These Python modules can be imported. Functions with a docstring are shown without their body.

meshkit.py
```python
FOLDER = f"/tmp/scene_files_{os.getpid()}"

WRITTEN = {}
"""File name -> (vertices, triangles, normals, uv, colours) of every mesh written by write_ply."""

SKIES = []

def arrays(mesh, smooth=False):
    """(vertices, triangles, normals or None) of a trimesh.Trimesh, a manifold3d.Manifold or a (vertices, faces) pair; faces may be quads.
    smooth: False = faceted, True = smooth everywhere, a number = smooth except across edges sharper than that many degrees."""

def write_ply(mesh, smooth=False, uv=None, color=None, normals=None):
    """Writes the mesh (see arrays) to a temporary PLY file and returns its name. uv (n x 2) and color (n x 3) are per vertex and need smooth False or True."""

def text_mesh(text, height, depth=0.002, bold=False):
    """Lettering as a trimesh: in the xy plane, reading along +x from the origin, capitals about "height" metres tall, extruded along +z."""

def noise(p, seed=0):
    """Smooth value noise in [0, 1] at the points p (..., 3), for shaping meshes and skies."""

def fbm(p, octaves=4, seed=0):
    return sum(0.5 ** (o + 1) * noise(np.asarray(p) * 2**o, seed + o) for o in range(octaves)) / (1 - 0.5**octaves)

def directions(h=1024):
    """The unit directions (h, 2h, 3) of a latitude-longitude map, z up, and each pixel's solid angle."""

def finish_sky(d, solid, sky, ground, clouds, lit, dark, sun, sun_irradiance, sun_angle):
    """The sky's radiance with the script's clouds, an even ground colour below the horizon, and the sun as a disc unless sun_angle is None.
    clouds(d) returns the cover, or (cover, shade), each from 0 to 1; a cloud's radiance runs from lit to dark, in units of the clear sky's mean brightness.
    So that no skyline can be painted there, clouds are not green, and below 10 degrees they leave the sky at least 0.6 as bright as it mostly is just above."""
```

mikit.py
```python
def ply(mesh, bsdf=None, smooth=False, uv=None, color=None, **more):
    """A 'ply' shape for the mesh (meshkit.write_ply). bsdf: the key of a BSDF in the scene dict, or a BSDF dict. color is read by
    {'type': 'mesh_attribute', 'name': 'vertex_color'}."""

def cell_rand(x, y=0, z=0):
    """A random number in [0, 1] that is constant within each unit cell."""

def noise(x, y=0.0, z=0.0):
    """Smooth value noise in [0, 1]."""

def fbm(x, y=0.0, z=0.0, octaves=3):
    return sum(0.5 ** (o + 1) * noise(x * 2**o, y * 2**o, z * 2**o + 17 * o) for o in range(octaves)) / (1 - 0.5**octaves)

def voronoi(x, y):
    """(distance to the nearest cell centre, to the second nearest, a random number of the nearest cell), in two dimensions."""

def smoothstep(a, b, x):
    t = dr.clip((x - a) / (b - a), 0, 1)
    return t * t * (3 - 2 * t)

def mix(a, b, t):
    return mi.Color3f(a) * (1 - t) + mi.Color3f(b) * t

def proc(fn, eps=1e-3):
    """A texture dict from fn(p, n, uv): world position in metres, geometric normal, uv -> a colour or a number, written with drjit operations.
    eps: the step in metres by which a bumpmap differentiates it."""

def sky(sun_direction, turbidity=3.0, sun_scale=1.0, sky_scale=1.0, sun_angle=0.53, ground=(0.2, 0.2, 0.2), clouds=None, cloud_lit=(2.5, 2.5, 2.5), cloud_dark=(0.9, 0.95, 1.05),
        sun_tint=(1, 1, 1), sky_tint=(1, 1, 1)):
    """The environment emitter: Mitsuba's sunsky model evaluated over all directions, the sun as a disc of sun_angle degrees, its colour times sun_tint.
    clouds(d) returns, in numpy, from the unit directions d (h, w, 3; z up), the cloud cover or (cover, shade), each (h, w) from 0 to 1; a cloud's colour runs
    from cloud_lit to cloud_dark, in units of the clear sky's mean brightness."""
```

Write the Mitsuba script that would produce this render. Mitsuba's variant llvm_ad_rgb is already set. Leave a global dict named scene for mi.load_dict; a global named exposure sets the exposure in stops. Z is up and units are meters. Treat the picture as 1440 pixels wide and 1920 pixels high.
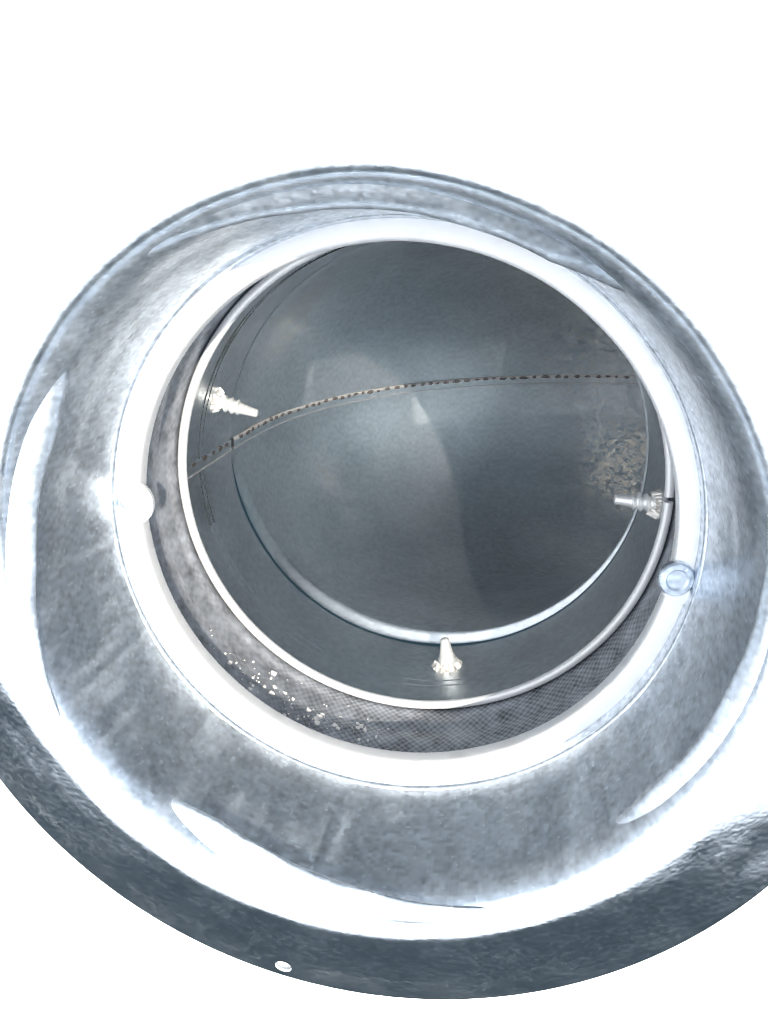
import math
import numpy as np
import trimesh
import manifold3d as m3
import drjit as dr
import mitsuba as mi
import mikit
import meshkit
from mikit import proc, noise, fbm, voronoi, smoothstep, mix

# ------------------------------------------------------------------ frame
# Local frame: unit = bore radius (75 mm), x right, y into the opening, z up along
# the panel.  The white panel leans back by TILT, so its face looks a little upwards.
UNIT, TILT = 0.075, math.radians(55.0)
CT, ST = math.cos(TILT), math.sin(TILT)
ROT = np.array([[1, 0, 0], [0, CT, ST], [0, -ST, CT]])


def W(p):
    return UNIT * (np.asarray(p, float) @ ROT.T)


# ------------------------------------------------------------------ camera, sky, exposure
CAM = np.array([0.4717, -3.0279, 0.9791])
FWD = np.array([-0.16272, 0.94120, -0.29610])
UP = np.array([-0.05044, 0.29177, 0.95516])
T4 = mi.ScalarTransform4f
scene, labels = {}, {}
scene['camera'] = {
    'type': 'perspective', 'fov': math.degrees(2 * math.atan(720 / 1600.0)), 'fov_axis': 'x',
    'near_clip': 0.01, 'far_clip': 60.0,
    'to_world': T4().look_at(origin=W(CAM).tolist(), target=W(CAM + FWD).tolist(), up=(UP @ ROT.T).tolist()),
}
SUN = np.array([0.335, -1.0, 0.225]) @ ROT.T


def haze_cover(d):
    n = meshkit.fbm(d * [2.2, 2.2, 5.0] + 7.0, 4, 21)
    return 0.90 + 0.10 * n, np.clip(1.6 * n - 0.4, 0, 1)


scene['sky'] = mikit.sky(SUN.tolist(), turbidity=3, ground=(0.006, 0.014, 0.021), sun_scale=0.80, sun_tint=(0.88, 0.98, 1.11),
                         sky_tint=(1.0, 1.0, 0.95), clouds=haze_cover, cloud_lit=(3.7, 3.8, 3.92), cloud_dark=(3.1, 3.2, 3.35))
exposure = 2.7

RNG = np.random.default_rng(7)


# ------------------------------------------------------------------ materials
def local(p):
    """world position -> local frame units"""
    k = 1.0 / UNIT
    return p.x * k, (p.y * CT - p.z * ST) * k, (p.y * ST + p.z * CT) * k


def bumped(tex, scale, inner):
    return {'type': 'bumpmap', 'arbitrary': tex, 'scale': scale, 'bsdf': inner}


def two(b):
    return {'type': 'twosided', 'bsdf': b}


def blob(x, y, z, c, r):
    return dr.exp(-((x - c[0]) ** 2 + (y - c[1]) ** 2 + (z - c[2]) ** 2) / (r * r))


def galv_bore(x, y, z):
    """duller, rougher, more speckled zinc in the bore; smoother on the brim and the mouth"""
    rad = dr.sqrt(x * x + z * z)
    return 1.0 - smoothstep(1.10, 1.26, rad)


def galv_color(p, n, uv):
    x, y, z = local(p)
    sp = noise(x * 62, y * 62, z * 62) + 0.7 * noise(x * 30, y * 30, z * 30) - 0.85
    bl = fbm(x * 5, y * 5, z * 5, 3)
    st = noise(dr.atan2(z, x) * 150, dr.sqrt(x * x + z * z) * 9, 0.0) - 0.5
    fl = smoothstep(0.80, 0.93, noise(x * 50 + 9, y * 50, z * 50))
    v = dr.clip(0.76 + (0.33 * sp + 0.26 * (bl - 0.5) + 0.28 * fl) * (0.35 + 0.65 * galv_bore(x, y, z)) + 0.05 * st, 0.1, 0.97)
    return mi.Color3f(v * 0.89, v * 0.975, v * 1.07)


def galv_rough(p, n, uv):
    x, y, z = local(p)
    return 0.165 + 0.165 * galv_bore(x, y, z) + 0.12 * (fbm(x * 6, y * 6, z * 6, 3) - 0.5) + 0.10 * (noise(x * 70, y * 70, z * 70) - 0.5)


def galv_metal(p, n, uv):
    x, y, z = local(p)
    return 0.985 - galv_bore(x, y, z) * (0.03 + 0.17 * smoothstep(0.44, 0.80, 0.72 * fbm(x * 4 + 3, y * 4, z * 4, 4) + 0.28 * noise(dr.atan2(z, x) * 34, y * 4, 2.0)))


PRESS_MARKS = [(143, 1.125, -0.56, 0.075), (135, 1.13, -0.62, 0.06), (228, 1.13, -0.55, 0.075), (312, 1.13, -0.58, 0.06), (222, 1.15, -0.66, 0.05), (21, 1.13, -0.60, 0.06)]


def galv_bump(p, n, uv):
    """fine zinc grain, with the sheet puckered where each rib starts"""
    x, y, z = local(p)
    th = dr.atan2(z, x)
    m = mi.Float(0)
    for azd, rad, dep, w in PRESS_MARKS:
        ca, sa = math.cos(math.radians(azd)), math.sin(math.radians(azd))
        m += blob(x, y, z, (rad * ca, dep, rad * sa), w)
    grain = noise(x * 110, y * 110, z * 110) * 0.8 + noise(x * 60, y * 60, z * 60) * 0.5 + noise(th * 60, y * 9, 0.0) * 0.08
    return grain * (0.45 + 0.55 * galv_bore(x, y, z)) + m * (3.0 * noise(x * 38, y * 38, z * 38) + 5.0 * noise(x * 15 + 4, y * 15, z * 15))


scene['galvanised'] = two(bumped(proc(galv_bump, 2e-4), 0.000035, {
    'type': 'principled', 'base_color': proc(galv_color), 'metallic': proc(galv_metal), 'roughness': proc(galv_rough), 'specular': 0.5}))


def edge_color(p, n, uv):
    x, y, z = local(p)
    v = 0.81 - 0.10 * smoothstep(0.62, 0.8, fbm(x * 8, y * 8, z * 8, 3))
    return mi.Color3f(v, v, v)


scene['bright_edge'] = two({'type': 'principled', 'base_color': proc(edge_color), 'metallic': 0.5, 'roughness': 0.45})


RB, BETA, JOINT = 1.318, -0.054, 1.085          # the duct's bend: centre-line radius, direction, start depth


def bend_angles(x, y, z):
    u, w, q = x * math.cos(BETA) + z * math.sin(BETA), z * math.cos(BETA) - x * math.sin(BETA), y - JOINT
    rho = dr.sqrt((RB - u) ** 2 + q * q)
    return dr.atan2(q, RB - u), dr.atan2(w, rho - RB)       # along the bend; side angle, 0 = the outer line with the seam


def duct_dirt(x, y, z):
    """tan dirt that has settled in the bend"""
    g = 0.5 * noise(x * 84, y * 84, z * 84) + 0.5 * noise(x * 33, y * 33, z * 33)
    m = 1.5 * blob(x, y, z, (1.24, 3.24, -0.58), 0.30) + 0.45 * blob(x, y, z, (1.0, 3.27, 0.25), 0.45)
    m += 0.55 * blob(x, y, z, (-0.756, 1.43, 0.60), 0.20) + 0.2 * blob(x, y, z, (-0.73, 1.99, -0.37), 0.12)
    return dr.clip(m, 0, 1) * 0.85 * smoothstep(0.26, 0.78, g)


def painted_glare(x, y, z):
    """two painted reflections: less metallic bands beside the seam, with a streak at their ends"""
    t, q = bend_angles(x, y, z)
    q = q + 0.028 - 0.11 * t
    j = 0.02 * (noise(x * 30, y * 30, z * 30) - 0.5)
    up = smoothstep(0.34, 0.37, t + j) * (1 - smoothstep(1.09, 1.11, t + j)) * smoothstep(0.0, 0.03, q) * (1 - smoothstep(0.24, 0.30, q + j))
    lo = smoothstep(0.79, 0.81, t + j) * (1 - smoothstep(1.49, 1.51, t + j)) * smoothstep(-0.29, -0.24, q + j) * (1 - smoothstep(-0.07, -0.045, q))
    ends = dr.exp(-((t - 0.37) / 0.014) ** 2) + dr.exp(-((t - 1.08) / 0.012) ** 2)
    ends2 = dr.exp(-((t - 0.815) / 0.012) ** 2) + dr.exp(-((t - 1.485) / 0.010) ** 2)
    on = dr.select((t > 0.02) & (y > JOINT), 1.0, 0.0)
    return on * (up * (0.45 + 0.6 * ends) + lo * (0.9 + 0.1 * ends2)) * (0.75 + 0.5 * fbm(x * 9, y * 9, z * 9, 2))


def inner_color(p, n, uv):
    x, y, z = local(p)
    v = 0.67 + 0.15 * (noise(x * 48, y * 48, z * 48) - 0.5) + 0.2 * (fbm(x * 3, y * 3, z * 3, 3) - 0.5)
    m = mi.Color3f(v * 0.94, v * 0.995, v * 1.04)
    return mix(m, mi.Color3f(0.72, 0.62, 0.50), duct_dirt(x, y, z))


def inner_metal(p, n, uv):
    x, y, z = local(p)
    return dr.clip(1.0 - 0.6 * duct_dirt(x, y, z) - 0.12 * painted_glare(x, y, z), 0, 1)  # dirt, and reflections painted in by a less metallic surface


def inner_rough(p, n, uv):
    x, y, z = local(p)
    return dr.clip(0.35 + 0.12 * (fbm(x * 3.1, y * 3.1, z * 3.1, 3) - 0.5) + 0.08 * (noise(x * 60, y * 60, z * 60) - 0.5) + 0.3 * duct_dirt(x, y, z), 0.1, 1)


def inner_bump(p, n, uv):
    x, y, z = local(p)
    return noise(x * 60, y * 60, z * 60) * 0.6 + noise(x * 6, y * 6, z * 6) * 1.2


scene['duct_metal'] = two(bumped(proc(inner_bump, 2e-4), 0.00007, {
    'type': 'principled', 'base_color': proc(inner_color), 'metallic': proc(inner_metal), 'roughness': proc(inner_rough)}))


def weave_pits(x, y, z):
    th = dr.atan2(z, x)
    a, b = th * 75.0, y * 52.0
    on = smoothstep(-2.3, -1.7, th) * (1 - smoothstep(-0.6, -0.3, th))
    return dr.sin(a * 2.9 + 2.2 * noise(th * 9, y * 9, 0.0)) * dr.sin(b * 3.2 + 2.2 * noise(y * 9, th * 9, 3.0)) * (0.1 + on)


def weave(p, n, uv):
    x, y, z = local(p)
    return 0.6 * weave_pits(x, y, z) + 0.5 * noise(x * 60, y * 60, z * 60)


def sleeve_color(p, n, uv):
    x, y, z = local(p)
    v = 0.29 + 0.15 * (noise(x * 50, y * 50, z * 50) - 0.5) + 0.22 * (noise(x * 14, y * 14, z * 14) - 0.5) + 0.09 * weave_pits(x, y, z)
    return mi.Color3f(v * 0.93, v * 0.985, v * 1.08)


scene['sleeve_metal'] = two(bumped(proc(weave, 2e-4), 0.00018, {
    'type': 'principled', 'base_color': proc(sleeve_color), 'metallic': 0.35, 'roughness': 0.38}))
scene['screw_metal'] = two({'type': 'principled', 'base_color': {'type': 'rgb', 'value': [0.88, 0.88, 0.86]}, 'metallic': 0.6, 'roughness': 0.33})
scene['burr_metal'] = two({'type': 'principled', 'base_color': {'type': 'rgb', 'value': [0.74, 0.71, 0.67]}, 'metallic': 0.7, 'roughness': 0.42})
scene['seam_metal'] = two({'type': 'principled', 'base_color': {'type': 'rgb', 'value': [0.50, 0.48, 0.47]}, 'metallic': 0.6, 'roughness': 0.4})
scene['crimp_dirt'] = two({'type': 'diffuse', 'reflectance': {'type': 'rgb', 'value': [0.075, 0.068, 0.066]}})
scene['groove_shade'] = two({'type': 'diffuse', 'reflectance': {'type': 'rgb', 'value': [0.028, 0.034, 0.038]}})  # dark tone standing for shade in the pipe's pressed lines
scene['fleck_white'] = two({'type': 'diffuse', 'reflectance': {'type': 'rgb', 'value': [0.72, 0.70, 0.67]}})


def wall_color(p, n, uv):
    v = 0.80 + 0.015 * (fbm(p.x * 9, p.y * 9, p.z * 9, 3) - 0.5)
    return mi.Color3f(v * 0.99, v, v)


scene['white_paint'] = two({'type': 'principled', 'base_color': proc(wall_color), 'roughness': 0.6, 'specular': 0.2})


# ------------------------------------------------------------------ mesh helpers
def put(key, mesh, bsdf, smooth=30):
    if hasattr(mesh, 'to_mesh'):
        m = mesh.to_mesh()
        v, f = np.array(m.vert_properties[:, :3]), np.array(m.tri_verts)
    elif isinstance(mesh, tuple):
        v, f = mesh
    else:
        v, f = np.array(mesh.vertices), np.array(mesh.faces)
    scene[key] = mikit.ply(trimesh.Trimesh(W(v), f, process=False), bsdf, smooth=smooth)


def grid(P, wrap_u=False, wrap_v=False):
    """P (nu, nv, 3) -> (vertices, triangles)"""
    nu, nv = P.shape[:2]
    i = np.arange(nu if wrap_u else nu - 1)[:, None]
    j = np.arange(nv if wrap_v else nv - 1)[None, :]
    a, b = i * nv + j, ((i + 1) % nu) * nv + j
    c, d = ((i + 1) % nu) * nv + (j + 1) % nv, i * nv + (j + 1) % nv
    f = np.concatenate([np.stack([a, b, c], -1).reshape(-1, 3), np.stack([a, c, d], -1).reshape(-1, 3)])
    return P.reshape(-1, 3), f


def cyl(az, r, d):
    """polar -> local xyz, az in radians"""
    az, r, d = np.broadcast_arrays(az, r, d)
    return np.stack([r * np.cos(az), d, r * np.sin(az)], -1)


def wob(az, k, seed):
    """smooth closed noise of the azimuth, about -1..1"""
    az = np.asarray(az)
    return 2 * meshkit.noise(np.stack([k * np.cos(az) + 9, k * np.sin(az) + 9, 0 * az + seed], -1), seed) - 1


def ring(R, d, a, b, n=512, m=20, az0=0.0, az1=2 * np.pi, wobble=0.0, seed=1, power=1.0):
    """rolled bead round the axis: centre radius R, depth d, half width a (radial) and b (axial)"""
    full = abs(az1 - az0 - 2 * np.pi) < 1e-6
    az = np.linspace(az0, az1, n, endpoint=not full)[:, None]
    q = np.linspace(0, 2 * np.pi, m, endpoint=False)[None, :]
    w = wobble * wob(az, 6, seed)
    cq, sq = [np.sign(x) * np.abs(x) ** power for x in (np.cos(q), np.sin(q))]
    P = cyl(az, R + w + a * cq, d + w + b * sq)
    v, f = grid(P, full, True)
    if not full:
        for e in (0, n - 1):
            v = np.vstack([v, P[e].mean(0)])
            k = np.arange(m)
            t = np.stack([e * m + k, e * m + (k + 1) % m, np.full(m, len(v) - 1)], 1)
            f = np.vstack([f, t[:, ::-1] if e else t])
    return v, f


# ------------------------------------------------------------------ setting: the white panel
wr = np.array([1.30, 1.305, 1.6, 2.2, 3.5, 7.0, 16.0, 40.0])
wd = np.array([-0.40, -0.656, -0.656, -0.656, -0.656, -0.656, -0.656, -0.656])
wa = np.linspace(0, 2 * np.pi, 256, endpoint=False)[:, None]
put('wall', grid(cyl(wa, wr[None, :], wd[None, :]), True), 'white_paint', smooth=20)
labels['wall'] = {'kind': 'structure'}

# ------------------------------------------------------------------ flange collar
# front profile from the throat out to the brim edge (radius, depth)
from scipy.interpolate import PchipInterpolator, splprep, splev
PR = np.array([[1.070, -0.050], [1.086, -0.12], [1.104, -0.32], [1.118, -0.52], [1.127, -0.62], [1.138, -0.69], [1.158, -0.732], [1.192, -0.753], [1.228, -0.754],
               [1.266, -0.748], [1.330, -0.733], [1.440, -0.706], [1.567, -0.672]])
tck, _ = splprep(PR.T, s=0.00004, k=3)
pr = np.array(splev(np.linspace(0, 1, 3000), tck)).T
sl = np.concatenate([[0], np.cumsum(np.linalg.norm(np.diff(pr, axis=0), axis=1))])
STOT = sl[-1]


def prof(s):
    r, d = np.interp(s, sl, pr[:, 0]), np.interp(s, sl, pr[:, 1])
    e = 0.004
    tr = np.interp(s + e, sl, pr[:, 0]) - np.interp(s - e, sl, pr[:, 0])
    td = np.interp(s + e, sl, pr[:, 1]) - np.interp(s - e, sl, pr[:, 1])
    L = np.hypot(tr, td)
    return r, d, td / L, -tr / L          # normal on the open (axis / viewer) side


def s_of_depth(d):
    k = np.argmin(pr[:, 1])
    return np.interp(-np.asarray(d), -pr[:k, 1], sl[:k])


def wall_pos(az, s, h):
    """a point of the collar's face, lifted by h along its normal; the sheet is slightly uneven"""
    az, s, h = np.broadcast_arrays(az, s, h)
    r, d, nr, nd = prof(s)
    q = np.stack([3.2 * np.cos(az) + 20, 3.2 * np.sin(az) + 20, s * 5.0], -1)
    q2 = np.stack([11 * np.cos(az) + 40, 11 * np.sin(az) + 40, s * 14.0], -1)
    fade = np.clip((STOT - s) / 0.12, 0.15, 1) * np.clip(s / 0.08, 0.1, 1)
    h = h + fade * (0.010 * (meshkit.noise(q, 3) - 0.5) + 0.0022 * (meshkit.noise(q2, 5) - 0.5))
    return cyl(az, r + nr * h, d + nd * h)


TH = 0.011
ss = np.linspace(0, STOT, 150)
sb = np.linspace(STOT, 0, 40)
az = np.linspace(0, 2 * np.pi, 720, endpoint=False)[:, None]
s_all = np.concatenate([ss, sb])[None, :]
h_all = np.concatenate([0 * ss, 0 * sb - TH])[None, :]
v, f = grid(wall_pos(az, s_all, h_all), True, True)
body = m3.Manifold(m3.Mesh(np.asarray(v, np.float32), np.asarray(f[:, ::-1], np.uint32)))
if body.volume() < 0:
    body = m3.Manifold(m3.Mesh(np.asarray(v, np.float32), np.asarray(f, np.uint32)))


def drill(azd, r, rad):
    c = m3.Manifold.cylinder(0.4, rad, rad, 28).rotate([90, 0, 0])
    a = math.radians(azd)
    return c.translate([r * math.cos(a), -0.5, r * math.sin(a)])


for k in (0, 1, 3):
    body = body - drill(-101.4 + 90 * k, 1.512, 0.031)
C = 'flange_collar'
put(C + '__body', body, 'galvanised', 25)
labels[C] = {'label': 'round galvanised steel flange collar with rolled bright lip, set against a plain blown-out white background', 'category': 'duct collar'}

# the four locking ribs pressed into the bore, each rising towards the mouth
RIBS = [(146, 208, -0.555, -0.700), (231, 292, -0.585, -0.705), (315, 378, -0.580, -0.690), (50, 124, -0.530, -0.640)]
for k, (a0, a1, d0, d1) in enumerate(RIBS):
    u = np.linspace(0, 1, 160)[:, None]
    w = np.linspace(-1, 1, 26)[None, :]
    a = np.radians(a0 + (a1 - a0) * u)
    hw = 0.050
    sc = s_of_depth(d0 + (d1 - d0) * u ** 0.9) + hw * 0.9
    taper = np.clip(np.minimum(u / 0.16, (1 - u) / 0.45), 0, 1) ** 0.7
    asym = np.where(w < -0.55, np.cos((w + 0.55) / 0.45 * np.pi / 2), np.cos((w + 0.55) / 1.55 * np.pi / 2) ** 1.2)
    h = -0.006 + (0.056, 0.056, 0.030, 0.056)[k] * taper * (0.93 + 0.14 * meshkit.noise(np.stack([u * 9 + 0 * w, w * 1.5 + 0 * u, 0 * u + 0 * w + k], -1), 17)) * np.clip(asym, 0, 1)
    hw_u = hw * (0.55 + 0.45 * taper)
    P = wall_pos(a, np.clip(sc + w * hw_u, 0.02, STOT - 0.02), h)
    put(f'{C}__locking_rib' + (f'_{k:03d}' if k else ''), grid(P), 'galvanised', True)

# rolled lip of the bore, and the thin fold line behind it
put(C + '__rolled_lip', ring(1.042, -0.030, 0.042, 0.045, 720, 40, wobble=0.0015, seed=4, power=0.5), 'bright_edge', True)
put(C + '__fold_line', ring(1.094, -0.118, 0.018, 0.022, 720, 12, wobble=0.002, seed=6), 'galvanised', True)

# sleeve behind the lip
azs = np.linspace(0, 2 * np.pi, 540, endpoint=False)[:, None]
dd = np.array([-0.03, 0.05, 0.15, 0.22, 0.27, 0.30, 0.33, 0.38, 0.5, 0.66])
rr = np.array([1.084, 1.084, 1.084, 1.085, 1.090, 1.094, 1.090, 1.082, 1.080, 1.080])
fd = np.linspace(-0.03, 0.66, 60)
fr = PchipInterpolator(dd, rr)(fd)
put(C + '__sleeve', grid(cyl(azs, fr[None, :] + 0.002 * wob(azs, 7, 8), fd[None, :]), True), 'sleeve_metal', True)


# two tabs of the lip, each with a rivet
def lathe(profile, n=32):
    """profile [(radius, height)], axis +z"""
    q = np.linspace(0, 2 * np.pi, n, endpoint=False)[:, None]
    pr_ = np.asarray(profile, float)[None, :, :]
    P = np.stack([pr_[..., 0] * np.cos(q), pr_[..., 0] * np.sin(q), pr_[..., 1] + 0 * q], -1)
    return grid(P, True)


def orient(vf, origin, zdir, xdir):
    v, f = vf
    zd = np.asarray(zdir, float) / np.linalg.norm(zdir)
    xd = np.asarray(xdir, float) - zd * np.dot(xdir, zd)
    xd /= np.linalg.norm(xd)
    return np.asarray(v) @ np.stack([xd, np.cross(zd, xd), zd]) + np.asarray(origin), f


def dome(rad, hgt, base, n=10):
    t = np.linspace(0, np.pi / 2, n)
    return [(0.0, -base), (rad, -base)] + [(rad * math.cos(x), hgt * math.sin(x)) for x in t[:-1]] + [(0.0, hgt)]


for k, (azd, r0, tr, az2, r2, rh, hh) in enumerate([(178.2, 1.036, 0.090, 178.0, 1.045, 0.028, 0.012), (-9.6, 1.048, 0.068, -7.8, 1.018, 0.066, 0.022)]):
    a, a2 = math.radians(azd), math.radians(az2)
    o = np.array([r0 * math.cos(a), -0.072, r0 * math.sin(a)])
    o2 = np.array([r2 * math.cos(a2), -0.082, r2 * math.sin(a2)])
    rad = np.array([math.cos(a), 0, math.sin(a)])
    key = f'{C}__tab' + (f'_{k:03d}' if k else '')
    put(key, orient(lathe([(0, -0.03), (tr * 0.96, -0.03), (tr, -0.02), (tr, -0.004), (tr * 0.93, 0.004), (tr * 0.6, 0.008), (0, 0.010)], 40), o, (0, -1, 0), rad), 'bright_edge', 30)
    put(key + '__rivet', orient(lathe([(0, -0.01), (rh * 0.97, -0.01), (rh, 0.0), (rh * 0.97, hh * 0.5), (rh * 0.86, hh * 0.9), (rh * 0.62, hh), (rh * 0.5, hh * 0.6), (0, hh * 0.5)], 36), o2, (0.15, -1, 0), rad), 'galvanised', 40)

# ------------------------------------------------------------------ duct elbow inside the collar
D = 'duct_elbow'
labels[D] = {'label': 'dark grey sheet metal duct inside the collar, with a crimped seam and three protruding screws', 'category': 'duct'}
PIPE_R, J = 1.040, JOINT


def bump1(d, c, w):
    return np.exp(-((d - c) / w) ** 2)


def smooth01(x):
    x = np.clip(x, 0, 1)
    return x * x * (3 - 2 * x)


def bend_radius(t, az):
    """the bend sits a little off centre in the pipe: its turned-in edge shows most at the bottom"""
    return 1.040 - (0.010 + 0.046 * np.clip(np.cos(az + math.radians(97)), 0, 1) ** 1.6) * smooth01(0.08 + np.asarray(t) / 0.045) ** 0.9


pd = np.linspace(0.476, J, 700)
prr = PIPE_R + 0.016 * smooth01((pd - (J - 0.016)) / 0.006)
azp = np.linspace(0, 2 * np.pi, 720, endpoint=False)[:, None]
azp = np.linspace(0, 2 * np.pi, 480, endpoint=False)[:, None]
groove = (0.0035 * bump1(pd, 0.640, 0.004) + 0.0035 * bump1(pd, 0.690, 0.004))[None, :] * np.clip(0.5 + 0.7 * wob(azp, 5, 31), 0, 1)
put(D + '__pipe', grid(cyl(azp, prr[None, :] + groove + 0.003 * wob(azp, 4, 9), pd[None, :]), True), 'duct_metal', True)
for k, dg in enumerate((0.640, 0.688)):      # dark arcs paint the shade in the two pressed lines, left side only
    put(D + '__groove_shade_line' + (f'_{k:03d}' if k else ''), ring(1.0395, dg, 0.0035, 0.0045, 240, 8, az0=math.radians(104), az1=math.radians(196), wobble=0.0022, seed=51 + k), 'groove_shade', True)
gap = math.radians(0.9)
put(D + '__rolled_edge', ring(1.050, 0.474, 0.020, 0.020, 720, 16, az0=gap * 0.4, az1=2 * np.pi - gap, wobble=0.0012, seed=11), 'bright_edge', 40)

PHI0, TWIST = 3.116, -0.110


def elbow(t, phi, r):
    e = np.array([math.cos(BETA), 0, math.sin(BETA)])
    b = np.array([-math.sin(BETA), 0, math.cos(BETA)])
    y = np.array([0, 1.0, 0])
    t, phi, r = [np.asarray(q, float)[..., None] for q in np.broadcast_arrays(t, phi, r)]
    tc = np.clip(t, 0, np.pi / 2)
    run = np.maximum(t - np.pi / 2, 0) * RB
    ce = y * J + e * RB * (1 - np.cos(tc)) + y * RB * np.sin(tc) + e * run
    er = e * np.cos(tc) - y * np.sin(tc)
    return ce + r * (np.cos(phi - BETA) * er + np.sin(phi - BETA) * b)


tt = np.concatenate([0.10 * np.linspace(0, 1, 40) ** 2, np.linspace(0.112, 1.7, 150), np.linspace(1.8, 3.6, 20)])
phi = np.linspace(0, 2 * np.pi, 540, endpoint=False)[:, None]
er_ = bend_radius(tt[None, :], phi)
ER = 0.988
qe = np.stack([2.2 * np.cos(phi) + 5 + 0 * tt, 2.2 * np.sin(phi) + 5 + 0 * tt, 2.5 * tt + 0 * phi], -1)
put(D + '__bend', grid(elbow(tt[None, :] + 0 * phi, phi, er_ + 0.012 * (meshkit.noise(qe, 12) - 0.5)), True), 'duct_metal', True)
q = np.linspace(0, 2 * np.pi, 96, endpoint=False)
cap = elbow(np.full(96, 3.59), q, np.full(96, 0.99))
put(D + '__added_end_cap', (np.vstack([cap, cap.mean(0)]), np.stack([np.arange(96), (np.arange(96) + 1) % 96, np.full(96, 96)], 1)), 'duct_metal', False)  # unseen disc, added to keep sky light out of the open end


# lock seam: a flat raised strip that runs down the pipe and round the bend
def seam_point(l, off, hgt):
    """l < 0: along the pipe (depth J + l); l >= 0: bend angle.  off: sideways (rad), hgt: above the sheet"""
    l, off, hgt = np.broadcast_arrays(np.asarray(l, float), off, hgt)
    a = cyl(PHI0 + off, PIPE_R - hgt, J + np.minimum(l, 0))
    wv = bend_radius(np.maximum(l, 0), PHI0 + off) - hgt
    b_ = elbow(np.maximum(l, 0), PHI0 + off + TWIST * np.maximum(l, 0), wv)
    return np.where((l < 0)[..., None], a, b_)


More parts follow.
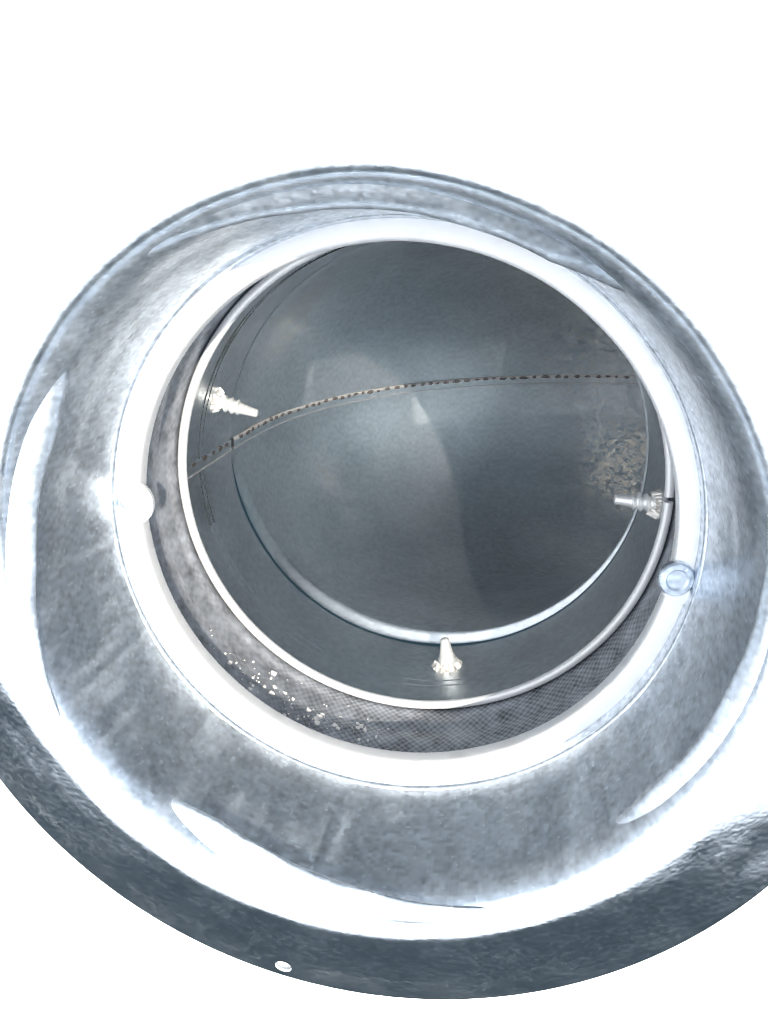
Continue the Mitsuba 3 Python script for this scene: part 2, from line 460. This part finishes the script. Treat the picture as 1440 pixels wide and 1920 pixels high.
SW = 0.050
for k, (l0, l1, nn) in enumerate([(-0.60, -0.017, 60), (0.006, 1.56, 170)]):
    l = np.linspace(l0, l1, nn)[:, None]
    o = np.array([-1, -0.96, -0.8, 0.0, 0.8, 0.96, 1])[None, :] * SW / 2 + SW * 0.35
    hh = np.array([-0.004, 0.005, 0.008, 0.007, 0.009, 0.006, -0.004])[None, :] * (1.0 if k else 0.8)
    put(f'{D}__seam' + (f'_{k:03d}' if k else ''), grid(seam_point(l, o, hh)), 'duct_metal', 30)
    o2 = np.linspace(-1, 1, 7)[None, :]
    put(f'{D}__seam' + (f'_{k:03d}' if k else '') + '__fold', grid(seam_point(l, SW * 0.85 + 0.006 * o2, 0.009 - 0.012 * o2 ** 2)), 'seam_metal', True)
    put(f'{D}__seam' + (f'_{k:03d}' if k else '') + '__crimped_edge', grid(seam_point(l, -0.002 + 0.013 * o2, 0.0095 - 0.008 * o2 ** 2)), 'seam_metal' if k else 'duct_metal', True)
# crimps along the seam's upper edge
crimps = [(-0.55, -0.50), (-0.42, -0.36), (-0.30, -0.25), (-0.20, -0.155), (-0.12, -0.07)]
ls = 0.03
while ls < 1.5:
    w = 0.013 + 0.016 * RNG.random() ** 1.5
    crimps.append((ls, ls + w))
    ls += w + 0.009 + 0.010 * RNG.random() ** 2
for k, (l0, l1) in enumerate(crimps):
    lm, hl = (l0 + l1) / 2, (l1 - l0) / 2
    q = np.linspace(0, 2 * np.pi, 10, endpoint=False)
    j = (0.75 + 0.4 * RNG.random()) * (1 + 0.5 * (RNG.random(10) - 0.5))
    offc = -SW * 0.02 + 0.007 * (RNG.random() - 0.5)
    rim = seam_point(lm + hl * np.cos(q) * j, offc + 0.0100 * np.sin(q) * j, np.full(10, 0.0105))
    low = seam_point(lm + hl * np.cos(q) * j, offc + 0.0100 * np.sin(q) * j, np.full(10, 0.001))
    top = seam_point(np.array([lm]), np.array([offc]), np.array([0.0120]))
    i = np.arange(10)
    n1 = (i + 1) % 10
    fcs = np.vstack([np.stack([i, n1, np.full(10, 20)], 1), np.stack([i, i + 10, n1 + 10], 1), np.stack([i, n1 + 10, n1], 1)])
    holder = f'{D}__seam' if lm < 0 else f'{D}__seam_001'
    kk = k if lm < 0 else k - 5
    put(f'{holder}__crimp' + (f'_{kk:03d}' if kk else ''), (np.vstack([rim, low, top]), fcs), 'crimp_dirt', False)


# screws through the pipe wall
def screw(key, azd, d, length, r_core, r_tip, tip_part, skew, seed):
    rg = np.random.default_rng(seed)
    a = math.radians(azd)
    inward = np.array([-math.cos(a), 0, -math.sin(a)])
    axis = inward + np.asarray(skew)
    o = np.array([PIPE_R * math.cos(a), d, PIPE_R * math.sin(a)]) - inward * 0.012
    L = length + 0.012
    n, m = 110, 28
    l = np.linspace(0, 1, n)[None, :]
    th = np.linspace(0, 2 * np.pi, m, endpoint=False)[:, None]
    pitch = 0.030 + 0.004 * rg.random()
    ph = (l * L / pitch - th / (2 * np.pi)) % 1.0
    saw = 1 - np.abs(2 * ph - 1)
    core = r_core + (r_tip - r_core) * np.clip((l - (1 - tip_part)) / tip_part, 0, 1) ** 0.8
    thread = 0.013 * (saw ** 1.5) * (0.93 + 0.14 * meshkit.noise(np.stack([l * 30 + 0 * th, np.cos(th) * 2 + 0 * l, np.sin(th) * 2 + 0 * l], -1), seed)) * np.clip((1 - tip_part * 0.8 - l) / 0.08, 0, 1)
    end = np.sqrt(np.clip(1 - np.clip((l - 0.955) / 0.045, 0, 1) ** 2, 0, 1))
    r = (core + thread) * end
    P = np.stack([r * np.cos(th), r * np.sin(th), l * L + 0 * th], -1)
    xd = np.array([0, 1, 0])
    put(key, orient(grid(P, True), o, axis, xd), 'screw_metal', 45)
    # torn metal standing up round the hole
    m2 = 56
    th = np.linspace(0, 2 * np.pi, m2, endpoint=False)
    hb = 0.006 + 0.042 * rg.random(m2) ** 1.6 * (0.5 + 0.5 * np.sin(th + seed) ** 2)
    rb = r_core + 0.014 + 0.016 * rg.random(m2)
    rings = np.stack([np.stack([(rb + 0.014) * np.cos(th), (rb + 0.014) * np.sin(th), 0 * th + 0.008], -1),
                      np.stack([rb * np.cos(th), rb * np.sin(th), 0.014 + hb * 0.5], -1),
                      np.stack([(rb - 0.010) * np.cos(th), (rb - 0.010) * np.sin(th), 0.014 + hb], -1),
                      np.stack([(r_core - 0.002) * np.cos(th), (r_core - 0.002) * np.sin(th), 0.020 + hb * 0.5], -1)], 1)
    put(key + '__burr', orient(grid(rings, True), o, inward, xd), 'burr_metal', 30)


screw(D + '__screw', 164.0, 0.800, 0.215, 0.028, 0.019, 0.45, (0, 0, 0), 1)
screw(D + '__screw_001', -83.0, 0.850, 0.150, 0.046, 0.020, 0.80, (0, 0, 0), 2)
screw(D + '__screw_002', -4.2, 0.640, 0.190, 0.030, 0.022, 0.45, (0, 0, 0), 3)
labels[D + '__screw'] = {'label': 'screw with a rounded bare tip, at the left of the duct'}
labels[D + '__screw_001'] = {'label': 'short pointed screw at the bottom of the duct'}
labels[D + '__screw_002'] = {'label': 'screw at the right of the duct beside the tan dirt'}

# ------------------------------------------------------------------ pale flecks lying on the sleeve
vs, fs = [], []
for k in range(100):
    a = math.radians(RNG.normal(-117, 12))
    d = float(np.clip(RNG.normal(0.23, 0.06), 0.10, 0.40))
    s = 0.0022 + 0.0115 * RNG.random() ** 4
    p = cyl(a, float(np.interp(d, fd, fr)) - 0.001, d)
    tv = np.array([-math.sin(a), 0, math.cos(a)])
    nv = np.array([-math.cos(a), 0, -math.sin(a)])
    n = 6
    q = np.linspace(0, 2 * np.pi, n, endpoint=False)
    rr_ = s * (0.6 + 0.8 * RNG.random(n))
    top = p + rr_[:, None] * (np.cos(q)[:, None] * tv + np.sin(q)[:, None] * np.array([0, 1.0, 0])) + nv * (0.003 + 0.4 * s)
    bot = top - nv * (0.006 + 0.4 * s)
    i = np.arange(n)
    n1 = (i + 1) % n
    base = sum(len(x) for x in vs)
    vs.append(np.vstack([top, bot, top.mean(0) + nv * s * 0.3]))
    fs.append(base + np.vstack([np.stack([i, n1, np.full(n, 2 * n)], 1), np.stack([i, i + n, n1 + n], 1), np.stack([i, n1 + n, n1], 1)]))
put('paint_flecks', (np.vstack(vs), np.vstack(fs)), 'fleck_white', False)
labels['paint_flecks'] = {'label': 'pale flecks scattered on the sleeve at the lower left of the opening', 'category': 'debris', 'kind': 'stuff'}
